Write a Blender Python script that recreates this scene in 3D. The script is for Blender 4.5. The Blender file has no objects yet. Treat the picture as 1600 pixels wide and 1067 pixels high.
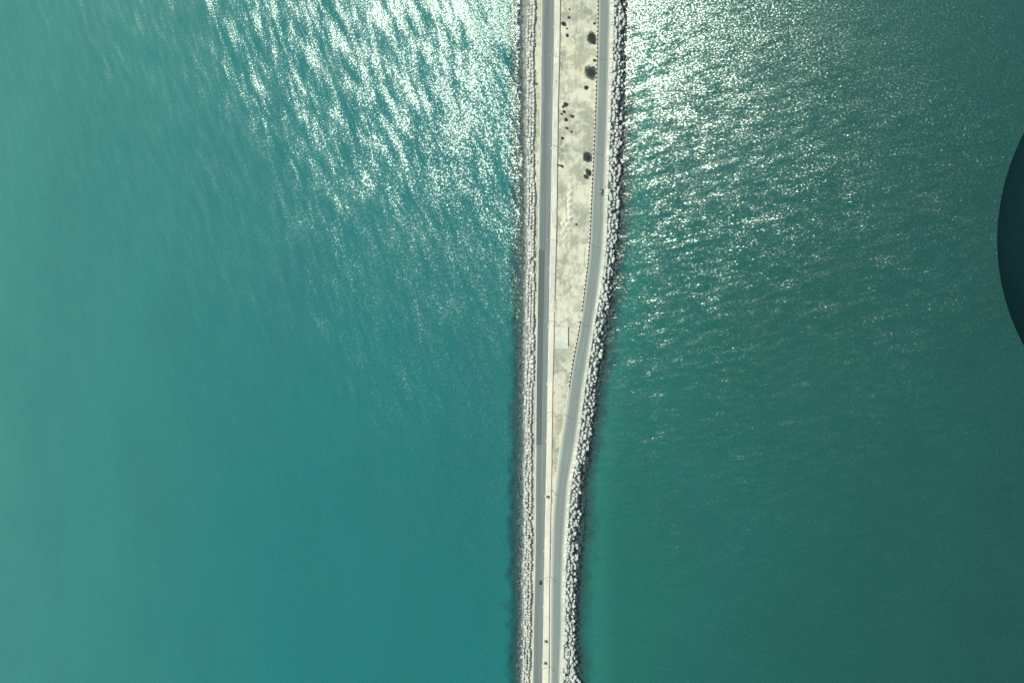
import bpy, math, random
import numpy as np
from mathutils import Vector, Matrix

rnd = random.Random(11)
sc = bpy.context.scene
col = sc.collection

# ------------------------------------------------------------------ camera
# Oblique aerial view from an aircraft: the point straight below the camera lies
# beyond the +x side of the view. World x runs across the causeway, y along it.
F_PX, OFF, H = 2000.0, 1100.0, 876.0
TH = math.atan(OFF / F_PX)
CT, ST = math.cos(TH), math.sin(TH)
cam_d = bpy.data.cameras.new("camera")
cam = bpy.data.objects.new("camera", cam_d)
col.objects.link(cam)
cam.location = (0, 0, H)
cam.rotation_euler = (0, -TH, 0)
cam.rotation_euler = Matrix(((CT, 0, ST), (0, 1, 0), (-ST, 0, CT))).to_euler()
cam_d.sensor_width = 36.0
cam_d.lens = F_PX / 1600 * 36.0
cam_d.clip_start = 0.1
cam_d.clip_end = 60000
sc.camera = cam

# ------------------------------------------------------------------ light
SUN = Vector((-0.845, 0.535, 0)).normalized()
ZEN = math.radians(31.2)
SUN_DIR = Vector((SUN.x * math.sin(ZEN), SUN.y * math.sin(ZEN), math.cos(ZEN)))
world = bpy.data.worlds.new("World")
sc.world = world
world.use_nodes = True
wn = world.node_tree.nodes
sky = wn.new("ShaderNodeTexSky")
sky.sky_type = 'NISHITA'
sky.sun_disc = False
sky.sun_elevation = math.pi / 2 - ZEN
sky.sun_rotation = math.atan2(SUN_DIR.x, SUN_DIR.y)
wn["Background"].inputs[1].default_value = 0.10
world.node_tree.links.new(sky.outputs[0], wn["Background"].inputs[0])
sun_d = bpy.data.lights.new("sun", 'SUN')
sun_d.energy = 4.4
sun_d.angle = math.radians(0.55)
sun_d.color = (1.0, 0.965, 0.88)
sun = bpy.data.objects.new("sun", sun_d)
sun.rotation_euler = SUN_DIR.to_track_quat('Z', 'Y').to_euler()
sun.location = (-400, 200, 900)
col.objects.link(sun)
sc.view_settings.view_transform = 'Standard'
sc.view_settings.look = 'None'
sc.view_settings.exposure = 0.12
sc.view_settings.gamma = 1.0
sc.cycles.use_denoising = False
sc.cycles.max_bounces = 5
sc.cycles.transparent_max_bounces = 8
sc.cycles.sample_clamp_indirect = 4.0
sc.cycles.use_adaptive_sampling = False
sc.cycles.caustics_reflective = False
sc.cycles.caustics_refractive = False


def at(px, py, z=0.0):
    """survey point on the level z for a spot of the 1600 x 1067 map sheet"""
    dx, dy = px - 800.0, 533.5 - py
    t = (H - z) / (F_PX * CT + dx * ST)
    return Vector(((-F_PX * ST + dx * CT) * t, dy * t, z))


# ------------------------------------------------------------------ helpers
def tag(o, label=None, cat=None, group=None, kind=None):
    if label: o["label"] = label
    if cat: o["category"] = cat
    if group: o["group"] = group
    if kind: o["kind"] = kind
    return o


def obj(name, verts, faces, mat, parent=None, smooth=False, uv=None, loc=None):
    me = bpy.data.meshes.new(name)
    me.from_pydata([tuple(v) for v in verts], [], faces)
    if mat: me.materials.append(mat)
    if uv is not None:
        ul = me.uv_layers.new(name="UVMap")
        idx = np.zeros(len(me.loops), dtype=np.int32)
        me.loops.foreach_get("vertex_index", idx)
        ul.data.foreach_set("uv", np.asarray(uv, dtype=np.float32)[idx].ravel())
    if smooth:
        me.polygons.foreach_set("use_smooth", [True] * len(me.polygons))
    me.update()
    o = bpy.data.objects.new(name, me)
    col.objects.link(o)
    if parent: o.parent = parent
    if loc is not None: o.location = loc
    return o


def empty(name, loc, rz=0.0):
    o = bpy.data.objects.new(name, None)
    col.objects.link(o)
    o.location = loc
    o.rotation_euler = (0, 0, rz)
    o.empty_display_size = 0.3
    return o


class MB:
    def __init__(s): s.v, s.f = [], []

    def add(s, v, f):
        n = len(s.v)
        s.v += [tuple(p) for p in v]
        s.f += [tuple(i + n for i in q) for q in f]

    def box(s, x0, x1, y0, y1, z0, z1, taper=0.0):
        t = taper
        s.add([(x0, y0, z0), (x1, y0, z0), (x1, y1, z0), (x0, y1, z0),
               (x0 + t, y0 + t, z1), (x1 - t, y0 + t, z1), (x1 - t, y1 - t, z1), (x0 + t, y1 - t, z1)],
              [(0, 3, 2, 1), (4, 5, 6, 7), (0, 1, 5, 4), (1, 2, 6, 5), (2, 3, 7, 6), (3, 0, 4, 7)])

    def tube(s, pts, radii, n=8):
        rings = []
        for i, p in enumerate(pts):
            p = Vector(p)
            a = Vector(pts[max(i - 1, 0)]); b = Vector(pts[min(i + 1, len(pts) - 1)])
            d = (b - a).normalized()
            u = d.orthogonal().normalized(); w = d.cross(u)
            rings.append([p + (u * math.cos(2 * math.pi * k / n) + w * math.sin(2 * math.pi * k / n)) * radii[i] for k in range(n)])
        v = [q for r in rings for q in r]
        f = []
        for i in range(len(pts) - 1):
            for k in range(n):
                k2 = (k + 1) % n
                f.append((i * n + k, i * n + k2, (i + 1) * n + k2, (i + 1) * n + k))
        f.append(tuple(reversed(range(n)))); f.append(tuple((len(pts) - 1) * n + k for k in range(n)))
        s.add(v, f)

    def build(s, name, mat, parent=None, smooth=False): return obj(name, s.v, s.f, mat, parent, smooth)


# ------------------------------------------------------------------ materials
class NT:
    def __init__(s, name):
        s.m = bpy.data.materials.new(name)
        s.m.use_nodes = True
        s.t = s.m.node_tree
        s.t.nodes.clear()
        s.out = s.n("ShaderNodeOutputMaterial")

    def n(s, typ, **kw):
        nd = s.t.nodes.new(typ)
        for k, v in kw.items(): setattr(nd, k, v)
        return nd

    def l(s, a, b): s.t.links.new(a, b)

    def put(s, inp, v):
        if isinstance(v, bpy.types.NodeSocket): s.l(v, inp)
        else: inp.default_value = v

    def math(s, op, a, b=None, c=None, clamp=False):
        nd = s.n("ShaderNodeMath", operation=op, use_clamp=clamp)
        s.put(nd.inputs[0], a)
        if b is not None: s.put(nd.inputs[1], b)
        if c is not None: s.put(nd.inputs[2], c)
        return nd.outputs[0]

    def vm(s, op, a, b=None, out=0):
        nd = s.n("ShaderNodeVectorMath", operation=op)
        s.put(nd.inputs[0], a)
        if b is not None: s.put(nd.inputs["Scale"] if op == 'SCALE' else nd.inputs[1], b)
        return nd.outputs[out]

    def noise(s, vec, scale, detail=2.0, rough=0.5, out=0, dist=0.0):
        nd = s.n("ShaderNodeTexNoise")
        s.put(nd.inputs["Vector"], vec)
        nd.inputs["Scale"].default_value = scale
        nd.inputs["Detail"].default_value = detail
        nd.inputs["Roughness"].default_value = rough
        nd.inputs["Distortion"].default_value = dist
        return nd.outputs[out]

    def mapping(s, vec, rot=0.0, scale=(1, 1, 1), loc=(0, 0, 0)):
        nd = s.n("ShaderNodeMapping")
        s.put(nd.inputs[0], vec)
        nd.inputs["Location"].default_value = loc
        nd.inputs["Rotation"].default_value = (0, 0, rot)
        nd.inputs["Scale"].default_value = scale
        return nd.outputs[0]

    def ss(s, v, a, b, lo=0.0, hi=1.0):
        nd = s.n("ShaderNodeMapRange", interpolation_type='SMOOTHSTEP')
        s.put(nd.inputs[0], v)
        for i, x in enumerate((a, b, lo, hi)): nd.inputs[1 + i].default_value = x
        return nd.outputs[0]

    def mix(s, fac, a, b, mode='MIX'):
        nd = s.n("ShaderNodeMix", data_type='RGBA', blend_type=mode)
        s.put(nd.inputs[0], fac)
        s.put(nd.inputs[6], a if isinstance(a, bpy.types.NodeSocket) else (*a, 1)); s.put(nd.inputs[7], b if isinstance(b, bpy.types.NodeSocket) else (*b, 1))
        return nd.outputs[2]

    def ramp(s, v, stops):
        nd = s.n("ShaderNodeValToRGB")
        s.put(nd.inputs[0], v)
        e = nd.color_ramp.elements
        while len(e) < len(stops): e.new(0.5)
        for i, (p, c) in enumerate(stops):
            e[i].position = p; e[i].color = (*c, 1)
        return nd.outputs[0]

    def pbr(s, color, rough=0.85, bump=None, bstr=0.3, bdist=0.1, metal=0.0, spec=0.3):
        b = s.n("ShaderNodeBsdfPrincipled")
        s.put(b.inputs["Base Color"], color if isinstance(color, bpy.types.NodeSocket) else (*color, 1))
        s.put(b.inputs["Roughness"], rough)
        b.inputs["Metallic"].default_value = metal
        b.inputs["Specular IOR Level"].default_value = spec
        if bump is not None:
            bn = s.n("ShaderNodeBump")
            bn.inputs["Strength"].default_value = bstr
            bn.inputs["Distance"].default_value = bdist
            s.l(bump, bn.inputs["Height"])
            s.l(bn.outputs[0], b.inputs["Normal"])
        s.l(b.outputs[0], s.out.inputs[0])
        return s.m

    def obj(s): return s.n("ShaderNodeTexCoord").outputs["Object"]
    def pos(s): return s.n("ShaderNodeNewGeometry").outputs["Position"]
    def uv(s): return s.n("ShaderNodeTexCoord").outputs["UV"]
    def rand(s): return s.n("ShaderNodeObjectInfo").outputs["Random"]


def mat_sand():
    k = NT("pale_sand"); p = k.pos()
    big = k.noise(p, 0.035, 5, 0.6)
    tr = k.noise(k.mapping(p, 0.02, (0.45, 0.022, 1)), 1.0, 5, 0.65)
    fine = k.noise(p, 0.42, 6, 0.75)
    c = k.mix(k.ss(big, 0.43, 0.57), (0.345, 0.37, 0.265), (0.525, 0.54, 0.40))
    warm = k.noise(p, 0.045, 3, 0.5)
    c = k.mix(k.ss(warm, 0.52, 0.62, 0, 0.5), c, (0.52, 0.49, 0.325))
    c = k.mix(k.ss(tr, 0.36, 0.48, 0.55, 0.0), c, (0.31, 0.33, 0.24))
    c = k.mix(k.ss(tr, 0.54, 0.66, 0.0, 0.4), c, (0.57, 0.58, 0.44))
    dirt = k.noise(k.mapping(p, 0, (1, 0.55, 1)), 0.16, 8, 0.75)
    patch = k.ss(k.noise(p, 0.028, 3, 0.5), 0.46, 0.60)
    c = k.mix(k.math('MULTIPLY', patch, k.ss(dirt, 0.48, 0.56, 0, 0.9)), c, (0.20, 0.235, 0.185))
    c = k.mix(k.ss(fine, 0.56, 0.66, 0, 0.6), c, (0.22, 0.25, 0.195))
    c = k.mix(k.ss(fine, 0.34, 0.44, 0.6, 0.0), c, (0.70, 0.70, 0.53))
    # wheel ruts left by machines, wandering along the strip
    q = k.vm('ADD', p, k.vm('SCALE', k.vm('SUBTRACT', k.noise(p, 0.02, 3, 0.5, out=1), (0.5, 0.5, 0.5)), 16.0))
    qs = k.n("ShaderNodeSeparateXYZ"); k.l(q, qs.inputs[0])
    rut = k.math('ABSOLUTE', k.math('SUBTRACT', k.math('FRACT', k.math('MULTIPLY', qs.outputs[0], 0.16)), 0.5))
    rut = k.math('MULTIPLY', k.ss(rut, 0.02, 0.09, 1, 0), k.ss(k.noise(p, 0.05, 3, 0.6), 0.44, 0.58))
    c = k.mix(k.math('MULTIPLY', rut, 0.6), c, (0.24, 0.265, 0.20))
    mot = k.noise(p, 0.11, 6, 0.7)
    c = k.mix(k.ss(mot, 0.43, 0.51, 0.55, 0.0), c, (0.60, 0.59, 0.42))
    c = k.mix(k.ss(mot, 0.51, 0.58, 0.0, 0.55), c, (0.26, 0.275, 0.19))
    return k.pbr(c, 0.95, fine, 0.7, 0.6)


def mat_asphalt(name, base, var, edge=0.0):
    k = NT(name); u = k.uv(); p = k.pos()
    st = k.noise(k.mapping(u, 0, (1.1, 0.008, 1)), 1.0, 3, 0.6)
    pa = k.noise(k.mapping(u, 0, (0.3, 0.03, 1)), 1.0, 5, 0.65)
    f = k.noise(p, 0.9, 5, 0.75)
    c = k.mix(k.ss(st, 0.36, 0.64), tuple(b * (1 - var) for b in base), tuple(b * (1 + var) for b in base))
    c = k.mix(k.ss(pa, 0.50, 0.66, 0, 0.4), c, tuple(b * 1.3 for b in (base[0] * 1.06, base[1] * 1.03, base[2] * 0.92)))
    c = k.mix(k.ss(f, 0.48, 0.7, 0, 0.35), c, tuple(b * 0.7 for b in base))
    if edge:                                   # sand blown in along both margins
        sx = k.n("ShaderNodeSeparateXYZ"); k.l(u, sx.inputs[0])
        d = k.math('SUBTRACT', 5.0, k.math('ABSOLUTE', k.math('SUBTRACT', sx.outputs[0], 5.0)))
        d = k.math('ADD', d, k.math('MULTIPLY', k.math('SUBTRACT', pa, 0.5), 3.0))
        c = k.mix(k.ss(d, -0.3, edge, 0.85, 0.0), c, (0.42, 0.455, 0.36))
    return k.pbr(c, 0.9, f, 0.2, 0.05)


def mat_conc(name, a, b, dark=(0.2, 0.21, 0.17), sc_=0.5, amt=0.6, per=0.0):
    k = NT(name); p = k.pos()
    n1 = k.noise(p, sc_, 5, 0.65); n2 = k.noise(p, sc_ * 0.22, 3, 0.6)
    c = k.mix(k.ss(n2, 0.35, 0.65), a, b)
    if per: c = k.mix(k.math('MULTIPLY', k.rand(), per), c, dark)
    c = k.mix(k.ss(n1, 0.53, 0.72, 0, amt), c, dark)
    return k.pbr(c, 0.9, n1, 0.4, 0.1)


def mat_rock(name, tide, a, b):
    k = NT(name); p = k.pos()
    n1 = k.noise(p, 0.33, 4, 0.7); n2 = k.noise(p, 2.2, 4, 0.7); n3 = k.noise(p, 0.03, 2, 0.5)
    c = k.mix(k.ss(n1, 0.36, 0.62), a, b)
    c = k.mix(k.ss(n2, 0.50, 0.75, 0, 0.55), c, tuple(x * 0.45 for x in a))
    z = k.n("ShaderNodeSeparateXYZ"); k.l(p, z.inputs[0])
    zz = k.math('ADD', z.outputs[2], k.math('MULTIPLY', k.math('ADD', k.math('SUBTRACT', n1, 0.5), k.math('SUBTRACT', n3, 0.5)), 2.6))
    wet = k.ss(zz, tide - 0.5, tide + 0.6, 1, 0)
    c = k.mix(k.math('MULTIPLY', wet, 0.95), c, k.mix(k.ss(n2, 0.4, 0.6), (0.030, 0.054, 0.056), (0.080, 0.118, 0.114)))
    return k.pbr(c, 0.85, n2, 0.5, 0.2)


def mat_plain(name, c, rough=0.5, metal=0.0, spec=0.4, var=0.12):
    k = NT(name)
    n = k.noise(k.obj(), 3.0, 3, 0.6)
    cc = k.mix(k.ss(n, 0.35, 0.7), tuple(x * (1 - var) for x in c), tuple(min(1, x * (1 + var)) for x in c))
    return k.pbr(cc, rough, None, metal=metal, spec=spec)


def mat_leaf():
    k = NT("shrub_leaf"); p = k.pos()
    n = k.noise(p, 0.8, 3, 0.6)
    c = k.mix(k.ss(n, 0.35, 0.65), (0.060, 0.100, 0.074), (0.12, 0.165, 0.12))
    return k.pbr(c, 0.75, None)


M = dict(
    sand=mat_sand(),
    asph=mat_asphalt("worn_asphalt", (0.152, 0.190, 0.165), 0.17, 1.2),
    asph2=mat_asphalt("grey_asphalt", (0.170, 0.212, 0.182), 0.11, 2.4),
    patch=mat_asphalt("fresh_asphalt", (0.076, 0.106, 0.103), 0.15),
    kerb=mat_conc("pale_kerb", (0.50, 0.535, 0.435), (0.64, 0.665, 0.54), amt=0.45),
    kerbdull=mat_conc("dull_edge_strip", (0.40, 0.43, 0.36), (0.58, 0.61, 0.50), amt=0.4),
    paver=mat_conc("mottled_paving", (0.46, 0.475, 0.37), (0.60, 0.60, 0.46), (0.27, 0.30, 0.24), 0.28, 0.7),
    cream=mat_conc("cream_paving", (0.54, 0.535, 0.405), (0.63, 0.615, 0.465), (0.40, 0.39, 0.31), 0.22, 0.7),
    slab=mat_conc("weathered_concrete", (0.43, 0.475, 0.375), (0.57, 0.61, 0.48), (0.30, 0.335, 0.275), 0.34, 0.8),
    wall=mat_conc("wall_concrete", (0.36, 0.36, 0.29), (0.46, 0.46, 0.37), amt=0.5),
    parapet=mat_conc("parapet_concrete", (0.52, 0.56, 0.45), (0.64, 0.67, 0.54), (0.25, 0.27, 0.22), 0.5, 0.45, 0.35),
    rock_l=mat_rock("armour_concrete_west", 3.0, (0.34, 0.375, 0.31), (0.60, 0.64, 0.53)),
    rock_r=mat_rock("armour_concrete_east", 0.7, (0.37, 0.415, 0.35), (0.565, 0.615, 0.52)),
    core=mat_rock("rubble_core", 1.2, (0.14, 0.165, 0.135), (0.24, 0.27, 0.22)),
    sub=mat_rock("drowned_rock", 9.0, (0.05, 0.06, 0.06), (0.12, 0.14, 0.13)),
    black=mat_conc("black_kerb_paint", (0.035, 0.042, 0.038), (0.07, 0.08, 0.072), (0.12, 0.12, 0.1), 0.8, 0.4),
    white=mat_conc("white_kerb_paint", (0.54, 0.55, 0.44), (0.66, 0.66, 0.54), amt=0.4),
    leaf=mat_leaf(),
    bark=mat_plain("shrub_bark", (0.12, 0.10, 0.07), 0.9),
    steel=mat_plain("lamp_steel", (0.30, 0.31, 0.29), 0.5, 0.3),
    glass=mat_plain("car_glass", (0.012, 0.016, 0.018), 0.12, 0, 0.5),
    tyre=mat_plain("tyre_rubber", (0.018, 0.018, 0.018), 0.8),
    lens=mat_plain("lamp_lens", (0.55, 0.56, 0.52), 0.2),
    navy=mat_plain("dark_blue_paint", (0.028, 0.042, 0.055), 0.35, 0.2),
    silver=mat_plain("grey_green_paint", (0.115, 0.145, 0.132), 0.5, 0.1),
    cab=mat_plain("cabinet_paint", (0.20, 0.21, 0.17), 0.6),
    heap=mat_conc("heap_sand", (0.47, 0.495, 0.375), (0.57, 0.60, 0.46), (0.36, 0.37, 0.28), 0.5, 0.5),
    pod=mat_plain("aircraft_paint_with_shade", (0.0045, 0.0185, 0.0200), 0.8, 0, 0.0, 0.05),  # near-black base colour carries the shade of the unmodelled airframe above
)

# ------------------------------------------------------------------ survey lines
KEY = {
    # py     waterL  crestOut crestIn edgeL edgeR  wallL   medR   roadR0 roadR1 parR  waterR
    0:    (812.0, 822.5, 837.5, 847.0, 867.0, 875.0, 934.5, 936.0, 953.5, 961.0, 977.0),
    75:   (812.0, 821.5, 834.5, 846.2, 866.3, 874.0, 933.0, 934.5, 952.0, 959.0, 975.0),
    160:  (814.0, 822.0, 836.0, 845.2, 864.5, 871.7, 931.0, 932.2, 950.3, 956.2, 974.0),
    230:  (815.0, 822.5, 834.8, 844.2, 863.0, 870.8, 928.0, 929.0, 947.5, 953.2, 970.5),
    310:  (816.0, 823.0, 836.3, 842.3, 861.8, 869.8, 924.0, 925.3, 945.5, 951.0, 969.5),
    390:  (816.0, 823.5, 835.8, 841.3, 860.3, 868.5, 921.0, 922.2, 942.5, 948.8, 962.0),
    450:  (815.5, 821.5, 835.6, 840.7, 859.0, 866.4, 913.5, 915.0, 935.6, 940.0, 956.0),
    510:  (815.0, 821.3, 835.0, 839.6, 858.0, 865.6, 906.2, 907.5, 925.5, 928.9, 946.0),
    560:  (814.5, 820.0, 836.0, 838.8, 856.8, 864.2, 895.5, 897.0, 918.3, 922.5, 940.0),
    600:  (814.5, 819.5, 833.0, 838.0, 856.0, 863.2, 889.5, 891.0, 910.6, 915.9, 932.5),
    650:  (814.5, 819.8, 831.6, 837.8, 855.2, 862.6, 883.0, 883.8, 904.5, 910.0, 927.0),
    700:  (814.5, 819.3, 831.4, 837.4, 854.6, 861.8, 875.2, 876.0, 898.2, 904.4, 919.5),
    750:  (814.0, 818.6, 831.2, 837.0, 853.7, 861.5, 868.6, 869.4, 887.5, 894.8, 909.5),
    810:  (814.0, 818.4, 832.0, 836.8, 852.2, 859.6, 863.6, 864.4, 883.5, 889.0, 908.0),
    870:  (813.5, 818.2, 830.5, 836.2, 851.2, 858.8, 862.0, 862.7, 880.0, 886.0, 903.0),
    910:  (813.0, 817.8, 831.2, 835.4, 850.4, 858.1, 861.0, 861.8, 878.2, 885.2, 900.0),
    980:  (813.0, 817.4, 829.3, 834.0, 849.4, 857.6, 860.2, 861.0, 877.8, 885.0, 898.0),
    1020: (812.5, 817.0, 828.6, 833.2, 848.8, 857.4, 860.2, 860.8, 876.2, 881.5, 900.5),
    1067: (812.0, 816.5, 827.6, 832.4, 848.0, 857.0, 860.2, 860.7, 874.6, 880.0, 905.0),
}
NAMES = "waterL out inn edgeL edgeR wallL medR r0 r1 par waterR".split()
PY = np.arange(-330.0, 1440.0, 4.0)
ks = sorted(KEY)
LINE = {}
for i, nme in enumerate(NAMES):
    y = np.interp(PY, ks, [KEY[k][i] for k in ks])
    w = 9 if nme in ("edgeL", "edgeR", "wallL", "medR", "r0", "r1", "par") else 3
    yp = np.pad(y, w, mode='edge')
    y = np.convolve(yp, np.ones(2 * w + 1) / (2 * w + 1), 'valid')
    # beyond the sheet the lines carry on with their last direction
    s0, s1 = (PY >= 0).argmax(), (PY > 1067).argmax()
    if nme in ("edgeL", "edgeR", "wallL", "medR", "r0", "r1"):
        y[:s0] += (PY[:s0]) * 0.02
    LINE[nme] = y


def L(name, py): return float(np.interp(py, PY, LINE[name]))


GZ = 4.0


def ribbon(name, fa, fb, z, mat, y0=-320, y1=1420, step=6.0, skirt=0.0, kind='structure', parent=None, ragged=0.0):
    """a sheet or low solid strip between two survey lines"""
    ys = list(np.arange(y0, y1, step)) + [y1]
    v, f, uv = [], [], []
    r2 = random.Random(name)
    for y in ys:
        a = at(fa(y) + r2.uniform(-ragged, ragged), y, z); b = at(fb(y) + r2.uniform(-ragged, ragged), y, z)
        v += [a, b]; uv += [(0, a.y), (10.0, a.y)]
    n = len(ys)
    for i in range(n - 1):
        f.append((2 * i, 2 * i + 2, 2 * i + 3, 2 * i + 1))
    if skirt:
        m = len(v)
        v += [Vector((p.x, p.y, p.z - skirt)) for p in v]; uv = uv + uv
        for i in range(n - 1):
            f.append((2 * i, m + 2 * i, m + 2 * i + 2, 2 * i + 2))
            f.append((2 * i + 1, 2 * i + 3, m + 2 * i + 3, m + 2 * i + 1))
        f.append((0, 1, m + 1, m)); e = 2 * n - 2
        f.append((e, m + e, m + e + 1, e + 1))
    # wind upwards
    o = obj(name, v, [tuple(reversed(q)) for q in f], mat, parent, uv=uv)
    if kind: o["kind"] = kind
    return o


ln = lambda nme, d=0.0: (lambda y: L(nme, y) + d)

# ------------------------------------------------------------------ sea
def build_sea():
    rows = np.concatenate([[-30000, -6000, -1500], np.arange(-460, 461, 5.0), [1500, 6000, 30000]])
    left0 = np.array([at(L("waterL", 533.5 - y / 0.5), 533.5 - y / 0.5).x for y in np.clip(rows, -440, 430)])
    right0 = np.array([at(L("waterR", 533.5 - y / 0.5), 533.5 - y / 0.5).x for y in np.clip(rows, -440, 430)])
    offs = np.array([0, 1, 2, 3, 4.5, 6, 8, 10, 13, 17, 22, 28, 36, 46, 60, 90, 140, 250, 420, 900, 3000, 30000], float)
    v, dist = [], []
    for j, y in enumerate(rows):
        for o in offs[::-1]:
            v.append((left0[j] - o, y, 0.0)); dist.append(o)
        for o in offs:
            v.append((right0[j] + o, y, 0.0)); dist.append(o)
    nc = 2 * len(offs)
    f = [(j * nc + i, j * nc + i + 1, (j + 1) * nc + i + 1, (j + 1) * nc + i) for j in range(len(rows) - 1) for i in range(nc - 1)]

    k = NT("sea_water")
    p = k.pos()
    sep = k.n("ShaderNodeSeparateXYZ"); k.l(p, sep.inputs[0])
    X, Y = sep.outputs[0], sep.outputs[1]
    at_ = k.n("ShaderNodeAttribute", attribute_name="shore"); D = at_.outputs["Fac"]
    xs = at(880, 533, 2).x
    side = k.ss(X, xs - 12, xs + 12)              # 0 one side of the causeway, 1 the other
    # body colour: different tint on each side, paler towards -x, warped by noise
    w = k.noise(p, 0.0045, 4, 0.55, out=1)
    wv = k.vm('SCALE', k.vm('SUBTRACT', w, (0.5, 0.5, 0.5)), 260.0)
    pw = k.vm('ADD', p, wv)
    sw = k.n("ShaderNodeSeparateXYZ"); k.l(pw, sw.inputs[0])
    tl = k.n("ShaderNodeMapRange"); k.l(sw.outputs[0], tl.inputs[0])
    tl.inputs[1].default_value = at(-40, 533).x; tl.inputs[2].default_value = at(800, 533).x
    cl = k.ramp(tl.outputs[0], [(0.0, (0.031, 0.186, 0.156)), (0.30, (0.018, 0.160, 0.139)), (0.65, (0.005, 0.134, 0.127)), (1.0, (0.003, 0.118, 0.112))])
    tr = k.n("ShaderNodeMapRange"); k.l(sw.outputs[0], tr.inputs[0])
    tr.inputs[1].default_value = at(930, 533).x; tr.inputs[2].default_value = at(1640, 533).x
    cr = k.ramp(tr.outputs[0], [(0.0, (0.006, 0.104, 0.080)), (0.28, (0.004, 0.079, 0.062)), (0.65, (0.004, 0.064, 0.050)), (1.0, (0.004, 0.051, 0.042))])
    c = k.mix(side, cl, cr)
    # stirred-up silt along the toe of the revetment
    nn = k.noise(k.mapping(p, 0, (1, 0.25, 1)), 0.03, 3, 0.6)
    dd = k.math('ADD', D, k.math('MULTIPLY', k.math('SUBTRACT', nn, 0.5), 22))
    silt = k.math('MULTIPLY', k.ss(dd, 5, 14), k.ss(dd, 14, 36, 1, 0))
    c = k.mix(k.math('MULTIPLY', silt, k.math('ADD', 0.10, k.math('MULTIPLY', side, 0.20))), c, (0.018, 0.168, 0.130))
    pl = k.noise(k.mapping(p, 0.5, (1, 0.5, 1)), 0.012, 5, 0.6)
    c = k.mix(k.ss(pl, 0.35, 0.75, 0.0, 0.22), c, (0.012, 0.085, 0.09))

    # wave slopes, in world space
    def slope(vec, scale, amp, detail=1.0, rough=0.5):
        n = k.noise(vec, scale, detail, rough, out=1)
        return k.vm('SCALE', k.vm('SUBTRACT', n, (0.5, 0.5, 0.5)), amp)

    def swell(rot, lam, stretch, amp, loc):
        """wave trains: crests along the stretched axis, slope across it"""
        mp = k.mapping(k.mapping(p, rot), 0, (1.0 / lam, 1.0 / (lam * stretch), 1), loc)
        n = k.noise(mp, 1.0, 2.0, 0.55)
        s_ = k.math('MULTIPLY', k.math('SUBTRACT', n, 0.5), amp)
        cv = k.n("ShaderNodeCombineXYZ")
        k.put(cv.inputs[0], k.math('MULTIPLY', s_, math.cos(rot))); k.put(cv.inputs[1], k.math('MULTIPLY', s_, -math.sin(rot)))
        return cv.outputs[0]

    fine_l = slope(k.mapping(k.mapping(p, -0.9), 0, (1.0, 0.6, 1)), 0.98, 0.53, 2, 0.6)
    fine_r = slope(k.mapping(k.mapping(p, -1.77), 0, (1.0, 0.55, 1)), 1.05, 0.42, 2, 0.6)
    sw_l = k.vm('ADD', swell(-0.40, 7.0, 4.5, 0.38, (3, 1, 0)), swell(-0.52, 14, 4.0, 0.16, (7, 2, 0)))
    sw_r = k.vm('ADD', swell(-1.74, 3.6, 3.8, 0.25, (1, 5, 0)), swell(-1.80, 8, 5, 0.17, (2, 8, 0)))
    # wind: ruffled and slick areas of the surface
    wl = k.noise(k.mapping(k.mapping(p, -0.42), 0, (1.0, 0.30, 1)), 0.03, 4, 0.6)
    wb = k.noise(p, 0.0065, 3, 0.5)
    line = k.math('ADD', X, k.math('MULTIPLY', Y, 0.45))
    line = k.math('ADD', line, k.math('MULTIPLY', k.math('SUBTRACT', k.noise(p, 0.02, 4, 0.6), 0.5), 40))
    x_edge = at(348, 90).x + 0.45 * at(348, 90).y
    front = k.ss(line, x_edge - 5, x_edge + 6, 0.60, 1.0)
    line2 = k.math('ADD', Y, k.math('MULTIPLY', X, 0.42))
    line2 = k.math('ADD', line2, k.math('MULTIPLY', k.math('SUBTRACT', k.noise(p, 0.014, 4, 0.6), 0.5), 170))
    y_edge = at(560, 262).y + 0.42 * at(560, 262).x
    front = k.math('MULTIPLY', front, k.ss(line2, y_edge - 14, y_edge + 14, 0.74, 1.0))
    am_l = k.math('MULTIPLY', front, k.math('ADD', k.ss(wl, 0.36, 0.60, 0.84, 1.10), k.ss(wb, 0.35, 0.65, -0.10, 0.10)))
    am_r = k.math('ADD', k.ss(wl, 0.36, 0.62, 0.80, 1.04), k.ss(wb, 0.38, 0.62, -0.12, 0.10))
    s_l = k.vm('SCALE', k.vm('ADD', fine_l, sw_l), am_l)
    s_r = k.vm('SCALE', k.vm('ADD', fine_r, sw_r), am_r)
    mv = k.n("ShaderNodeMix", data_type='VECTOR'); k.l(side, mv.inputs[0]); k.l(s_l, mv.inputs[4]); k.l(s_r, mv.inputs[5])
    flat = k.vm('MULTIPLY', mv.outputs[1], (1, 1, 0))
    N = k.vm('NORMALIZE', k.vm('ADD', flat, (0, 0, 1)))

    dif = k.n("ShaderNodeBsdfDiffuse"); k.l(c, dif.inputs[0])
    tra = k.n("ShaderNodeBsdfTransparent"); tra.inputs[0].default_value = (0.62, 0.86, 0.88, 1)
    m1 = k.n("ShaderNodeMixShader")
    nd = k.noise(p, 0.08, 3, 0.6)
    d2 = k.math('MULTIPLY', D, k.ss(nd, 0.3, 0.7, 0.75, 1.35))
    k.l(k.ss(d2, 1.0, 15.0, 0.92, 0.0), m1.inputs[0]); k.l(dif.outputs[0], m1.inputs[1]); k.l(tra.outputs[0], m1.inputs[2])
    glo = k.n("ShaderNodeBsdfGlossy"); k.put(glo.inputs["Roughness"], k.math("SUBTRACT", 0.222, k.math("MULTIPLY", side, 0.018)))
    glo.inputs["Color"].default_value = (0.56, 0.65, 0.575, 1)
    k.l(N, glo.inputs["Normal"])
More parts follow.
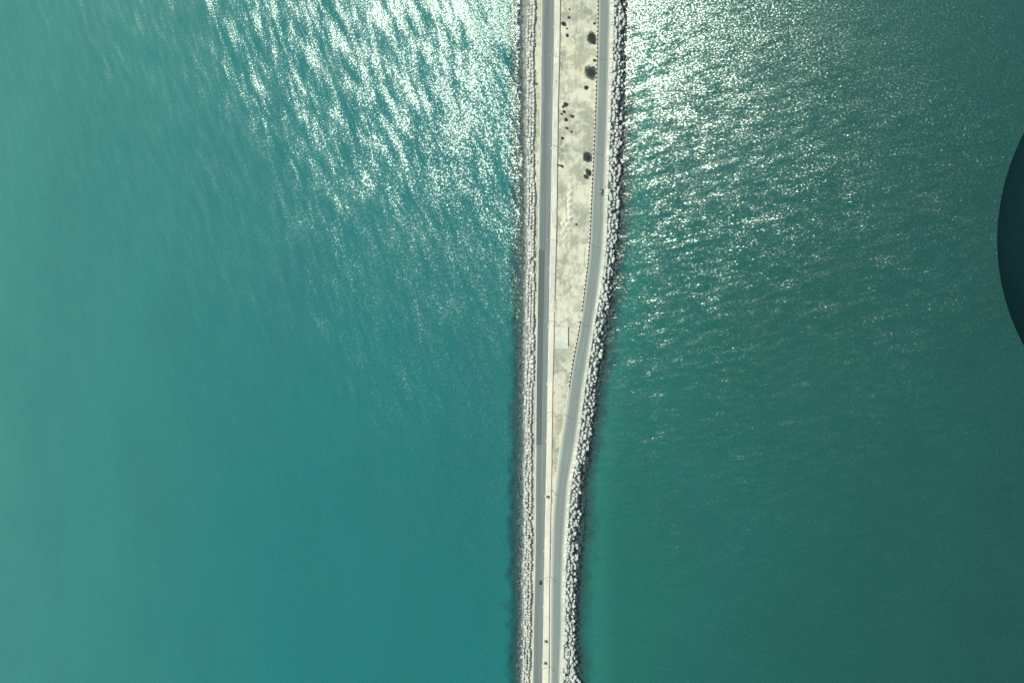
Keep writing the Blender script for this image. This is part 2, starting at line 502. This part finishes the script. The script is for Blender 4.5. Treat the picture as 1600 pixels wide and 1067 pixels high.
    fr = k.n("ShaderNodeFresnel"); fr.inputs[0].default_value = 1.34; k.l(N, fr.inputs[1])
    m2 = k.n("ShaderNodeMixShader")
    k.l(fr.outputs[0], m2.inputs[0]); k.l(m1.outputs[0], m2.inputs[1]); k.l(glo.outputs[0], m2.inputs[2])
    k.l(m2.outputs[0], k.out.inputs[0])

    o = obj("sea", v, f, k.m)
    a = o.data.attributes.new("shore", 'FLOAT', 'POINT')
    a.data.foreach_set("value", dist)
    tag(o, "teal sea on both sides of the causeway, glittering towards the sun", "sea", kind="structure")


build_sea()
o = obj("seabed", [(-30000, -30000, -9), (30000, -30000, -9), (30000, 30000, -9), (-30000, 30000, -9)], [(0, 1, 2, 3)], M["sub"])
o["kind"] = "structure"

# ------------------------------------------------------------------ embankment
def build_mound():
    r2 = random.Random(5)
    v, f = [], []
    ys = list(np.arange(-320, 1421, 4.0))
    for y in ys:
        wl = at(L("waterL", y), y, 0); wr = at(L("waterR", y), y, 0)
        co = at(L("out", y) + 1, y, 4.0); ci = at(L("inn", y), y, 3.8); pr = at(L("par", y), y, 3.8)
        prof = [(wl.x - 26, wl.y, -9), (wl.x - 9, wl.y, -4.2), (wl.x - 4, wl.y, -1.8), (wl.x, wl.y, -0.15), ((wl.x + co.x) / 2, wl.y, 1.9), (co.x, co.y, 3.7), (ci.x, ci.y, 3.8),
                (pr.x, pr.y, 3.8), (pr.x * .6 + wr.x * .4, wr.y, 2.2), (wr.x, wr.y, -0.3), (wr.x + 4, wr.y, -2.4), (wr.x + 10, wr.y, -5), (wr.x + 26, wr.y, -9)]
        for i, q in enumerate(prof):
            j = 0.5 if 0 < i < 12 and i not in (6, 7) else 0
            v.append((q[0] + r2.uniform(-j, j), q[1] + r2.uniform(-j, j) * .5, q[2] + r2.uniform(-j, j) * .8))
    n = 13
    for i in range(len(ys) - 1):
        for k in range(n - 1):
            f.append((i * n + k, (i + 1) * n + k, (i + 1) * n + k + 1, i * n + k + 1))
    o = obj("embankment", v, f, M["core"])
    tag(o, "dark rubble embankment carrying the two roads", "embankment", kind="structure")


build_mound()
g = ribbon("sand_ground", ln("inn", -1.2), ln("par", 0.5), GZ, M["sand"], skirt=0.6, ragged=0.25)
ribbon("road", ln("edgeL"), ln("edgeR"), GZ + 0.05, M["asph"])
ribbon("road", ln("r0"), ln("r1"), GZ + 0.05, M["asph2"])
ribbon("road_patch", lambda y: L("edgeL", y) + 0.6, lambda y: L("edgeL", y) + 9.6 - (y - 390) * 0.0022, GZ + 0.075, M["patch"], 390, 695)
# fainter darker strip where the same lane was laid earlier
ribbon("road_patch", lambda y: L("edgeL", y) + 1.4, lambda y: L("edgeL", y) + 8.2, GZ + 0.07, mat_asphalt("older_asphalt", (0.128, 0.164, 0.146), 0.15), 695.5, 1420)
ribbon("road_patch", lambda y: L("edgeL", y) + 4.0, lambda y: L("edgeL", y) + 11.0, GZ + 0.07, mat_asphalt("traffic_worn_asphalt", (0.118, 0.154, 0.138), 0.2), -320, 389.5)
ribbon("kerb", ln("edgeL", -1.0), ln("edgeL", 0.35), GZ + 0.14, M["kerbdull"], skirt=0.3)
ribbon("kerb", ln("edgeR", -0.5), ln("edgeR", 1.1), GZ + 0.17, M["kerb"], skirt=0.3)
ribbon("pavement", ln("edgeR", 1.0), ln("wallL", -0.3), GZ + 0.13, M["paver"], -320, 487, skirt=0.3)
ribbon("pavement", ln("edgeR", 1.0), ln("wallL", -0.3), GZ + 0.16, M["cream"], 487.5, 1420, skirt=0.3)
ribbon("kerb", ln("medR", -0.9), ln("medR", 0.3), GZ + 0.14, M["kerb"], 608, 1420, skirt=0.3)
ribbon("kerb", ln("r1", -0.3), ln("r1", 0.6), GZ + 0.14, M["kerbdull"], -320, 1420, skirt=0.3)
w = ribbon("boundary_wall", ln("wallL", -0.35), ln("wallL", 0.35), GZ + 0.75, M["wall"], -320, 470, skirt=0.9, kind=None)
tag(w, "thin low concrete wall between mottled footway and sandy median", "wall")
w = ribbon("boundary_wall", ln("wallL", -0.3), ln("wallL", 0.3), GZ + 0.55, M["wall"], 487, 1420, skirt=0.7, kind=None)
tag(w, "thin low concrete wall along the cream footway", "wall")

# ------------------------------------------------------------------ blocks
def block_mesh(name, seed, mat, cham=0.16):
    """unit concrete block with chamfered, slightly battered edges: 26 faces"""
    r2 = random.Random(seed)
    a = 0.5; b = 0.5 - cham * 0.5
    import bmesh
    bm = bmesh.new()
    bmesh.ops.create_cube(bm, size=1.0)
    for q in bm.verts:
        q.co += Vector((r2.uniform(-.07, .07), r2.uniform(-.07, .07), r2.uniform(-.07, .07)))
    bmesh.ops.bevel(bm, geom=list(bm.edges), offset=cham * 0.5, segments=1, affect='EDGES')
    for q in bm.verts:
        q.co += Vector((r2.uniform(-.03, .03), r2.uniform(-.03, .03), r2.uniform(-.03, .03)))
    me = bpy.data.meshes.new(name)
    bm.to_mesh(me); bm.free()
    me.materials.append(mat)
    return me


def make_variants(mat, tagname):
    return [block_mesh("armour_block_" + tagname, 100 + i, mat, rnd.uniform(0.08, 0.18)) for i in range(10)]


VAR_L, VAR_R = make_variants(M["rock_l"], "seaward"), make_variants(M["rock_r"], "landward")


def heading(name, y):
    a = at(L(name, y - 6), y - 6, 4); b = at(L(name, y + 6), y + 6, 4)
    d = a - b
    return math.atan2(d.y, d.x) - math.pi / 2


blocks_l, blocks_r, deep = [], [], []      # (matrix, size score, py)
rb = random.Random(77)


def put(lst, px, py, z, sx, sy, sz, rz, tilt, seen=True):
    p = at(px, py, z)
    m = Matrix.Translation(p) @ Matrix.Rotation(rz, 4, 'Z') @ Matrix.Rotation(rb.uniform(-tilt, tilt), 4, 'X') @ Matrix.Rotation(rb.uniform(-tilt, tilt), 4, 'Y') @ Matrix.Diagonal((sx, sy, sz, 1))
    lst.append((m, sx * sy if seen else 0, py))


# seaward side: tidy crest courses, then darker rows down to the water
for row in range(3):
    y = -60.0
    while y < 1130:
        lower = y > 640
        ln_ = (rb.uniform(1.6, 2.9) if lower else rb.uniform(2.0, 4.3)) if row < 3 else 2.2
        if row == 2 and not lower: ln_ = rb.uniform(1.8, 3.6)
        dpy = ln_ / 0.5
        yc = y + dpy / 2
        o_, i_ = L("out", yc), L("inn", yc)
        t = (0.82, 0.51, 0.22)[row]
        wob = 0.5 * math.sin(yc * 0.045 + row) + 0.4 * math.sin(yc * 0.13 + 2 * row)
        wpx = (i_ - o_)
        px = o_ + t * wpx + wob + rb.uniform(-0.5, 0.5) * (1.9 if lower else 1.0)
        z = (4.75, 4.3, 3.7)[row] + rb.uniform(-0.35, 0.4)
        if rb.random() > (0.03, 0.04, 0.10)[row]:
            wd = wpx * 0.57 * 0.32 * rb.uniform(0.62, 0.98)
            put(blocks_l, px, yc, z, wd, ln_ * rb.uniform(0.78, 0.93), rb.uniform(1.7, 2.3), heading("inn", yc) + rb.gauss(0, 0.30 if lower else 0.10), (0.18 if lower else 0.10) + 0.06 * row)
        y += dpy
y = -60.0
while y < 1130:
    for t, z in ((0.25, 0.4), (0.55, 0.9), (0.90, 1.6)):
        s = rb.uniform(1.2, 2.3)
        px = L("waterL", y) + t * (L("out", y) - L("waterL", y)) + rb.uniform(-1.4, 1.4)
        put(blocks_l, px, y + rb.uniform(-2, 2), z + rb.uniform(-0.5, 0.4), s, s * rb.uniform(0.8, 1.3), s * 0.9, rb.uniform(0, 3.14), 0.45, seen=False)
    y += 4.0
# other side: jumbled cubes on the slope
y = -60.0
while y < 1130:
    p0, p1 = L("par", y), L("waterR", y)
    wpx = p1 - p0
    dense = 0.5 + 0.5 * math.sin(y * 0.021 + 1.0)
    n = max(2, int(wpx / 4.6))
    if y > 1012: n += 1
    for q in range(n):
        t = (q + 0.5) / n
        if t > 0.75 and rb.random() < 0.45 * (1 - dense) + 0.1: continue
        if rb.random() < 0.05: continue
        big = rb.random()
        s = rb.uniform(1.55, 2.35) + (0.6 if big > 0.85 else 0)
        if y > 1012: s *= 1.15
        ti = t + rb.uniform(-0.13, 0.13)
        z = 4.2 * (1 - max(0.0, t) ** 1.2) + rb.uniform(-0.1, 0.7)
        al = rb.random() < (0.62 if 420 < y < 600 or y < 300 else 0.35)
        rz = heading("par", y) + (rb.gauss(0, 0.12) if al else rb.uniform(-0.8, 0.8))
        put(blocks_r, p0 + ti * wpx, y + rb.uniform(-1.5, 1.5), z, s, s * rb.choice((0.85, 1.0, 1.0, 1.25, 1.6)), s * 0.92, rz, 0.06 if al else 0.28)
    y += 4.9
# drowned blocks off both toes
y = -60.0
while y < 1130:
    for side in (0, 1):
        for q in range(4):
            s = rb.uniform(1.0, 2.6)
            d = abs(rb.gauss(0, 6.5 if side == 0 else 7.5))
            px = L("waterL", y) - d * 0.95 if side == 0 else L("waterR", y) + d * 1.0
            put(deep, px, y + rb.uniform(-3, 3), -0.45 * d - 0.1 + rb.uniform(-0.2, 0.5), s, s * rb.uniform(.8, 1.5), s, rb.uniform(0, 3.14), 0.5)
    y += 5.0


REG = [(130, "the largest shrubs"), (225, "the small shrub cluster"), (277, "the oval shrubs"), (385, "the sand heaps"), (495, "the bare median"),
       (550, "the concrete slab"), (700, "the median's pointed end"), (880, "the lone cabinet"), (960, "the small car"), (9999, "the paired cabinets")]


def region(py): return next(t for y_, t in REG if py < y_)


def emit(lst, variants, name, stuffname, label, group, quota):
    lst.sort(key=lambda e: -(e[1] if -4 < e[2] < 1070 else 0))
    for i, (m, s, py) in enumerate(lst[:quota]):
        me = variants[i % len(variants)]
        o = bpy.data.objects.new(name, me)
        col.objects.link(o)
        o.matrix_world = m
        x_, y_ = m.to_scale()[:2]
        rot = abs(math.sin(2 * (m.to_euler().z - heading("par" if variants is VAR_R else "inn", py))))
        sh = "long" if y_ > 1.35 * x_ else "broad" if x_ > 1.25 * y_ else "square"
        st = "askew" if rot > 0.45 else "squared-up"
        tag(o, f"{sh} pale armour block lying {st} beside {label}, level with {region(py)}", "concrete block", group)
    tv, tf, base = [], [], 0
    cache = [(np.array([v.co[:] for v in me.vertices]), [tuple(p.vertices) for p in me.polygons]) for me in variants]
    for i, (m, s, py) in enumerate(lst[quota:]):
        cv, cf = cache[(i * 7 + 3) % len(cache)]
        A = np.array(m)
        tv.append(cv @ A[:3, :3].T + A[:3, 3])
        tf += [tuple(k + base for k in q) for q in cf]
        base += len(cv)
    o = obj(stuffname, np.concatenate(tv), tf, variants[0].materials[0])
    return o


o = emit(blocks_l, VAR_L, "armour_block", "armour_rubble", "straight road", "armour blocks along the straight road", 150)
tag(o, "mass of smaller armour blocks beside the straight road", "rubble", kind="stuff")
o = emit(blocks_r, VAR_R, "armour_block", "armour_rubble", "curving road", "armour blocks along the curving road", 150)
tag(o, "mass of smaller armour cubes beside the curving road", "rubble", kind="stuff")
VAR_D = make_variants(M["sub"], "drowned")
o = emit(deep, VAR_D, "armour_block", "drowned_rubble", "", "", 0)
tag(o, "dark drowned blocks showing through shallow water along both banks", "rubble", kind="stuff")

# parapet: a row of separate blocks between the curving road and the armour
par = empty("parapet_wall", at(L("r1", 533) + 3, 533, GZ))
tag(par, "pale parapet of block segments between curving road and armour cubes", "wall")
PAR = [block_mesh("block", 300 + i, M["parapet"], 0.12) for i in range(6)]
y = -40.0; i = 0
while y < 1100:
    lng = rb.uniform(2.2, 4.2); dpy = lng / 0.5
    yc = y + dpy / 2
    a, b = L("r1", yc) + 1.0, L("par", yc)
    wd = max(1.3, (b - a) * 0.55 * rb.uniform(0.72, 0.98))
    c = at(a + wd / 0.55 / 2 + 0.2, yc, GZ + 0.5 + rb.uniform(-0.08, 0.12))
    o = bpy.data.objects.new("block", PAR[i % 6]); col.objects.link(o)
    o.parent = par
    o.location = c - par.location
    o.rotation_euler = (rb.gauss(0, .02), rb.gauss(0, .02), heading("r1", yc) + rb.gauss(0, 0.025))
    o.scale = (wd, lng * 0.89, 1.0)
    y += dpy; i += 1

# black and white kerb stones on the median side of the curving road
KB = [block_mesh("kerb_stone", 400, M["black"], 0.12), block_mesh("kerb_stone", 401, M["white"], 0.12)]


def kerb_row(y0, y1, label):
    e = empty("painted_kerb", at(L("medR", (y0 + y1) / 2), (y0 + y1) / 2, GZ))
    tag(e, label, "kerb")
    y = y0; i = 0
    while y < y1:
        dpy = 3.3; yc = y + dpy / 2
        o = bpy.data.objects.new("kerb_stone", KB[i % 2]); col.objects.link(o)
        o.parent = e
        o.location = at(L("medR", yc) + (0.25 if i % 2 == 0 else -0.2), yc, GZ + 0.22) - e.location
        o.rotation_euler = (0, 0, heading("medR", yc))
        o.scale = (0.75 if i % 2 == 0 else 0.85, 1.66, 0.62)
        y += dpy; i += 1


kerb_row(-25, 485, "long black and white kerb between sandy median with shrubs and curving road")
kerb_row(502, 606, "short black and white kerb between concrete slab and curving road")

# ------------------------------------------------------------------ concrete slab on the median
p0, p1 = at(867.5, 545, GZ), at(888.3, 510.5, GZ)
sl = empty("foundation_slab", ((p0.x + p1.x) / 2, (p0.y + p1.y) / 2, GZ), 0)
tag(sl, "rectangular weathered concrete foundation slab on the sandy median", "slab")
hx, hy = (p1.x - p0.x) / 2, (p1.y - p0.y) / 2
b = MB(); b.box(-hx, hx, -hy, hy, -0.2, 0.22, 0.05); b.build("floor_panel", M["slab"], sl)
b = MB(); b.box(hx - 0.35, hx + 0.05, -hy + 2.2, hy + 0.1, 0.0, 0.85, 0.04); b.build("low_wall", M["wall"], sl)
b = MB(); b.box(-hx + 0.1, hx - 0.4, hy - 0.25, hy + 0.12, 0.0, 0.5, 0.04); b.build("low_wall", M["slab"], sl)

# ------------------------------------------------------------------ sand heaps
def heap(px, py, r, h, i):
    c = at(px, py, GZ)
    R = r * 0.58; h *= 1.0
    r2 = random.Random(900 + i)
    v, f = [(0, 0, h)], []
    nr, ns = 5, 18
    ph = [r2.uniform(0, 6.28) for _ in range(4)]
    for k in range(1, nr + 1):
        t = k / nr
        for s in range(ns):
            a = 2 * math.pi * s / ns
            rr = R * t * (1 + 0.13 * math.sin(2 * a + ph[0]) + 0.09 * math.sin(3 * a + ph[1]) + 0.06 * math.sin(5 * a + ph[2]))
            z = h * (0.5 + 0.5 * math.cos(math.pi * t)) + (r2.uniform(-.08, .08) * h if k < nr else 0)
            v.append((rr * math.cos(a), rr * math.sin(a), z - (0.05 if k == nr else 0)))
    for s in range(ns):
        f.append((0, 1 + s, 1 + (s + 1) % ns))
        for k in range(nr - 1):
            f.append((1 + k * ns + s, 1 + (k + 1) * ns + s, 1 + (k + 1) * ns + (s + 1) % ns, 1 + k * ns + (s + 1) % ns))
    o = obj("sand_heap", v, f, M["heap"], smooth=True, loc=c)
    od = ("", "first", "second", "third", "fourth", "fifth", "sixth")
    lb = "tiny sand heap at the thin end of the heap chain" if i == 0 else f"pale dumped sand heap, {od[i]} full-sized one after the tiny end heap" if i < 7 else "pale dumped sand heap in the clustered end of the heap chain"
    tag(o, lb, "sand heap", "dumped sand heaps on the median")


for i, (px, py, r, h) in enumerate([(893.5, 278.5, 2.6, 0.8), (893, 292, 6.2, 1.6), (892, 303, 5.8, 1.6), (891, 313, 5.4, 1.5), (890.5, 323, 5.4, 1.5), (890.5, 333, 5.4, 1.5),
                                    (891.5, 342, 5.6, 1.6), (884, 344, 5.2, 1.3), (879.5, 350, 4.4, 1.1), (888, 351, 5.6, 1.5), (883.5, 359, 5.0, 1.4), (890, 360, 4.6, 1.3), (879.5, 366, 4.5, 1.2), (885, 369, 4.6, 1.2), (882, 374, 3.2, 0.9)]):
    heap(px, py, r, h, i)

# ------------------------------------------------------------------ shrubs
def shrub(px, py, rx, ry, label, group=None, h=None, lean=0.0):
    c = at(px, py, GZ)
    RX, RY = rx * 0.56, ry * 0.50
    hh = h or max(0.7, min(RX, RY) * 1.25)
    r2 = random.Random(int(px * 31 + py * 17))
    root = empty("shrub", c, lean)
    tag(root, label, "shrub", group)
    mb = MB()
    for k in range(3 + int(RX > 1.5) * 3):
        a = r2.uniform(0, 6.28); q = r2.uniform(0.3, 0.75)
        e = (RX * q * math.cos(a), RY * q * math.sin(a), hh * r2.uniform(0.6, 0.9))
        mb.tube([(0, 0, -0.1), (e[0] * .4, e[1] * .4, e[2] * .55), e], [0.10, 0.06, 0.02], 5)
    mb.build("stem", M["bark"], root)
    lf = MB()
    lobes = [(r2.uniform(-.5, .5) * RX, r2.uniform(-.55, .55) * RY, r2.uniform(.45, .7) * hh, r2.uniform(.42, .66)) for _ in range(4 + int(RX * 2.2))]
    nleaf = int(min(4000, 160 + 330 * RX * RY))
    for k in range(nleaf):
        lx, ly, lz, lr = lobes[k % len(lobes)]
        d = Vector((r2.gauss(0, 1), r2.gauss(0, 1), r2.gauss(0, 1))).normalized() * (r2.random() ** 0.4)
        p = Vector((lx + d.x * lr * RX, ly + d.y * lr * RY, max(0.05, lz + d.z * hh * 0.42)))
        s = r2.uniform(0.16, 0.36)
        u = Vector((r2.gauss(0, 1), r2.gauss(0, 1), r2.gauss(0, .6))).normalized(); w_ = u.orthogonal().normalized()
        lf.add([p - u * s, p + w_ * s * .5, p + u * s, p - w_ * s * .5], [(0, 1, 2, 3)])
    lf.build("foliage", M["leaf"], root)


BIG = [
    (924, 59, 5.6, 8.6, "large dark green shrub beside the painted kerb with a tiny shrub at its foot"),
    (922.3, 114.5, 7.2, 10.5, "largest dark green shrub on the median, broad and ragged"),
    (917.7, 245, 5.4, 8.8, "dark green oval shrub facing the sand heaps by the painted kerb"),
    (919.5, 269, 4.0, 5.6, "narrow dark shrub with a trailing low side, by the painted kerb"),
    (880.5, 37.5, 3.9, 3.9, "round dark shrub against the low wall of the mottled footway"),
    (884.3, 163.5, 3.8, 3.0, "larger dark shrub beginning a cluster of small bushes near low wall"),
    (916.5, 137.2, 3.2, 3.0, "round medium shrub alone near the largest shrub, on its heap side"),
]
for px, py, rx, ry, lb in BIG: shrub(px, py, rx, ry, lb)
shrub(915.5, 276.5, 3.2, 3.2, "small low shrub touching the narrow trailing shrub")
for px, py, r, lb in [
        (889, 28.5, 2.0, "small shrub next to the round dark wall shrub, away from heaps"), (886, 45, 1.4, "tiny tuft next to the round dark wall shrub on its heap side"),
        (887, 55.5, 2.3, "small shrub facing a large shrub across the bare median"), (890, 15, 1.4, "lone tiny tuft on the sandy median, farthest from the sand heaps"),
        (880, 167, 1.8, "small shrub touching the larger shrub that begins the cluster"), (882, 175, 2.3, "small shrub next to the touching pair that begins the cluster"),
        (877.3, 179, 1.7, "tiny tuft in the shrub cluster, closest to the low wall"), (894.3, 182, 2.5, "small shrub standing out of the cluster towards the bare median"),
        (884.8, 187, 2.8, "round small shrub in the middle of the shrub cluster"), (885.8, 200.5, 1.8, "small tuft trailing past the middle of the shrub cluster"),
        (893, 206, 1.5, "tiny tuft trailing the cluster on its bare median side"), (879, 216, 2.1, "small shrub ending the cluster near the low wall"),
        (872.8, 258, 1.9, "small shrub right against the low wall, one of two"), (878.2, 260, 2.4, "small round shrub beside another that touches the low wall")]:
    shrub(px, py, r, r, lb, "small shrubs near the low wall")
for px, py, r in [(928.6, 68, 2.2), (928.9, 37, 1.6), (928.6, 95, 2.3), (927, 105, 1.9)]:
    shrub(px, py, r, r, "tiny shrub close beside the painted kerb and large shrubs", "tiny shrubs beside the painted kerb")
shrub(900.7, 351, 1.6, 1.6, "lone tiny shrub beside the sand heaps")
shrub(838.2, 132, 1.6, 1.8, "lone tiny shrub at the foot of the armour bank")

# ------------------------------------------------------------------ lamp posts
def lamp(px, py, label, group, arm=-1, hh=10.0):
    c = at(px, py, GZ)
    e = empty("street_lamp", c)
    tag(e, label, "street lamp", group)
    b = MB(); b.box(-.35, .35, -.35, .35, -0.1, 0.35, .05); b.build("base", M["wall"], e)
    b = MB(); b.tube([(0, 0, 0.3), (0, 0, hh * .5), (0, 0, hh)], [0.17, 0.14, 0.10], 8); b.build("pole", M["steel"], e)
    b = MB(); b.tube([(0, 0, hh - .1), (arm * .8, 0, hh + .35), (arm * 2.2, 0, hh + .5)], [0.09, 0.08, 0.07], 6); b.build("arm", M["steel"], e)
    b = MB(); b.box(min(arm * 2.0, arm * 2.9), max(arm * 2.0, arm * 2.9), -.2, .2, hh + .42, hh + .62, .05)
    hd = b.build("lamp_head", M["steel"], e)
    b = MB(); b.box(min(arm * 2.1, arm * 2.8), max(arm * 2.1, arm * 2.8), -.14, .14, hh + .38, hh + .419); b.build("lens", M["lens"], hd)


for py, w_ in ((90, "the largest shrub"), (229, "the lowest small shrubs"), (376, "the last sand heap"), (502, "the concrete slab"), (644, "the median's pointed end")):
    lamp(L("wallL", py) + 0.3, py, "tall steel street lamp on the straight road's low wall, level with " + w_, "street lamps along the straight road", -1)
for py, w_ in ((88.5, "the largest shrub"), (236, "an oval shrub"), (380, "the last sand heap"), (503, "the concrete slab"), (647, "the median's pointed end")):
    lamp(L("medR", py) - 0.7, py, "tall steel street lamp on the curving road's median edge, level with " + w_, "street lamps along the curving road", 1)
for py, w_ in ((766, "the lone dark cabinet"), (900, "the small dark car"), (1040, "the pair of cabinets")):
    lamp(L("wallL", py) + 1.2, py, "tall steel street lamp on the narrow strip between roads, beside " + w_, "street lamps on the narrow strip", -1)

# ------------------------------------------------------------------ drain inlets on the bright kerb
for py in (43, 138, 232, 327, 420, 510, 600, 688, 775, 861, 947, 1040):
    c = at(L("edgeR", py) - 0.5, py, GZ)
    e = empty("kerb_inlet", c); tag(e, "small pale drain inlet on the straight road's kerb, level with " + region(py), "drain inlet", "drain inlets on the kerb")
    b = MB(); b.box(-.65, .5, -.9, .9, -.05, .32, .06); b.build("box", M["kerb"], e)
    b = MB(); b.box(-.45, .3, -.6, .6, .30, .335, .02); b.build("grate", M["kerbdull"], e)

# ------------------------------------------------------------------ cabinets
for px, py, lb in ((856.2, 775.5, "dark grey utility cabinet alone on the narrow cream strip where the roads meet"),
                   (853.4, 1001, "grey utility cabinet of a pair, the one farther from the bulging armour"),
                   (852.4, 1035, "grey utility cabinet of a pair, the one beside the bulging armour")):
    c = at(px, py, GZ + .15)
    e = empty("utility_cabinet", c, 0.05); tag(e, lb, "cabinet")
    b = MB(); b.box(-.75, .75, -1.0, 1.0, -.1, .15, .03); b.build("plinth", M["wall"], e)
    b = MB(); b.box(-.6, .6, -.85, .85, .15, 1.7, .02); bd = b.build("body", M["cab"], e)
    b = MB(); b.box(-.7, .7, -.95, .95, 1.70, 1.82, .06); b.build("roof", M["silver"], e)
    for s in (-1, 1):
        b = MB(); b.box(-.64, -.60, s * .42 - .38, s * .42 + .38, .25, 1.6)
        d = b.build("door", M["cab"], e)
        b = MB(); b.box(-.69, -.64, s * .10 - .03, s * .10 + .03, .85, 1.05); b.build("handle", M["steel"], d)

# ------------------------------------------------------------------ cars
def car(px, py, rz, mat, label, Ln=4.3, Wd=1.85):
    c = at(px, py, GZ + 0.06)
    e = empty("car", c, rz); tag(e, label, "car")
    # side profile (y along, z up), lofted across x with tumblehome
    prof = [(-.5, .35), (-.49, .72), (-.42, .88), (-.24, .95), (-.10, 1.40), (.22, 1.46), (.40, 1.30), (.48, .95), (.5, .6), (.5, .35)]
    v, f = [], []
    cols = (-.5, -.46, -.38, .38, .46, .5)
    for (py_, pz) in prof:
        for k, cx in enumerate(cols):
            tum = 1.0 if pz < 1.0 else 0.80
            sq = 0.94 if abs(py_) > .45 else 1.0
            zz = pz - (0.05 if k in (0, 5) and pz > .5 else 0)
            v.append((cx * Wd * tum * sq, -py_ * Ln * -1, zz))
    n = len(cols)
    for i in range(len(prof) - 1):
        for k in range(n - 1): f.append((i * n + k, i * n + k + 1, (i + 1) * n + k + 1, (i + 1) * n + k))
    f.append(tuple(i * n for i in range(len(prof)))); f.append(tuple(reversed([i * n + n - 1 for i in range(len(prof))])))
    f.append((0, (len(prof) - 1) * n, (len(prof) - 1) * n + n - 1, n - 1))
    obj("body", v, f, mat, e)
    def quad(name, ya, za, yb, zb, wa, wb):
        d = 0.02
        obj(name, [(-wa, ya * Ln, za + d), (wa, ya * Ln, za + d), (wb, yb * Ln, zb + d), (-wb, yb * Ln, zb + d)], [(0, 1, 2, 3)], M["glass"], e)
    quad("windscreen", -.232, .985, -.112, 1.375, .66, .60)
    quad("rear_window", .235, 1.46, .39, 1.325, .58, .62)
    for s in (-1, 1):
        obj("side_window", [(s * .80 * Wd * .503, -.10 * Ln, 1.30), (s * .80 * Wd * .503, .28 * Ln, 1.32), (s * .5 * Wd * .99, .33 * Ln, 1.0), (s * .5 * Wd * .99, -.20 * Ln, 1.0)], [(0, 1, 2, 3)], M["glass"], e)
        for yy in (-.31, .31):
            b = MB(); b.tube([(s * Wd * .40, yy * Ln, .33), (s * Wd * .505, yy * Ln, .33)], [.33, .33], 14)
            wh = b.build("wheel", M["tyre"], e)
            b = MB(); b.tube([(s * Wd * .50, yy * Ln, .33), (s * Wd * .515, yy * Ln, .33)], [.2, .19], 10); b.build("rim", M["steel"], wh)
        b = MB(); b.box(s * .62 - .16, s * .62 + .16, -.500 * Ln, -.475 * Ln, .62, .76); b.build("headlight", M["lens"], e)
        b = MB(); b.box(s * 1.0 - .1, s * 1.0 + .1, -.20 * Ln, -.165 * Ln, .98, 1.12); b.build("mirror", mat, e)


car(844.6, 909.2, math.pi + 0.03, M["navy"], "small dark car driving on the straight road", 3.3, 1.7)
car(940.2, 300.8, -0.04, M["silver"], "dull grey car driving on the curving road beside the parapet", 4.9, 2.1)

# ------------------------------------------------------------------ dark rounded aircraft fairing close to the camera
DIST = 8.0
fwd = Vector((-ST, 0, -CT)); rgt = Vector((CT, 0, -ST)); up = Vector((0, 1, 0))
R_ = 388.0 / F_PX * DIST
cen = Vector((0, 0, H)) + fwd * (DIST + 0.15) + rgt * ((1967 - 800) / F_PX * DIST + 0.03) + up * ((533.5 - 362) / F_PX * DIST)
v, f = [], []
nu, nv = 48, 96
for i in range(nu + 1):
    a = math.pi * i / nu
    for j in range(nv):
        q = 2 * math.pi * j / nv
        v.append((R_ * .97 * math.sin(a) * math.cos(q), -R_ * math.cos(a), R_ * .97 * math.sin(a) * math.sin(q)))
for i in range(nu):
    for j in range(nv):
        f.append((i * nv + j, i * nv + (j + 1) % nv, (i + 1) * nv + (j + 1) % nv, (i + 1) * nv + j))
pod = empty("aircraft_fairing", cen)
tag(pod, "large dark smooth rounded aircraft part hanging high above open water", "aircraft part")
obj("shell", v, f, M["pod"], pod, smooth=True)

# ------------------------------------------------------------------ air
k = NT("thin_haze")
pv = k.n("ShaderNodeVolumePrincipled")
pv.inputs["Color"].default_value = (0.80, 0.92, 0.88, 1)
pv.inputs["Density"].default_value = 0.000030
k.l(pv.outputs[0], k.out.inputs["Volume"])
b = MB(); b.box(-31000, 31000, -31000, 31000, -11, H + 12)
hz = b.build("haze", k.m)
tag(hz, "thin pale sea haze filling the air below the aircraft", "haze", kind="stuff")
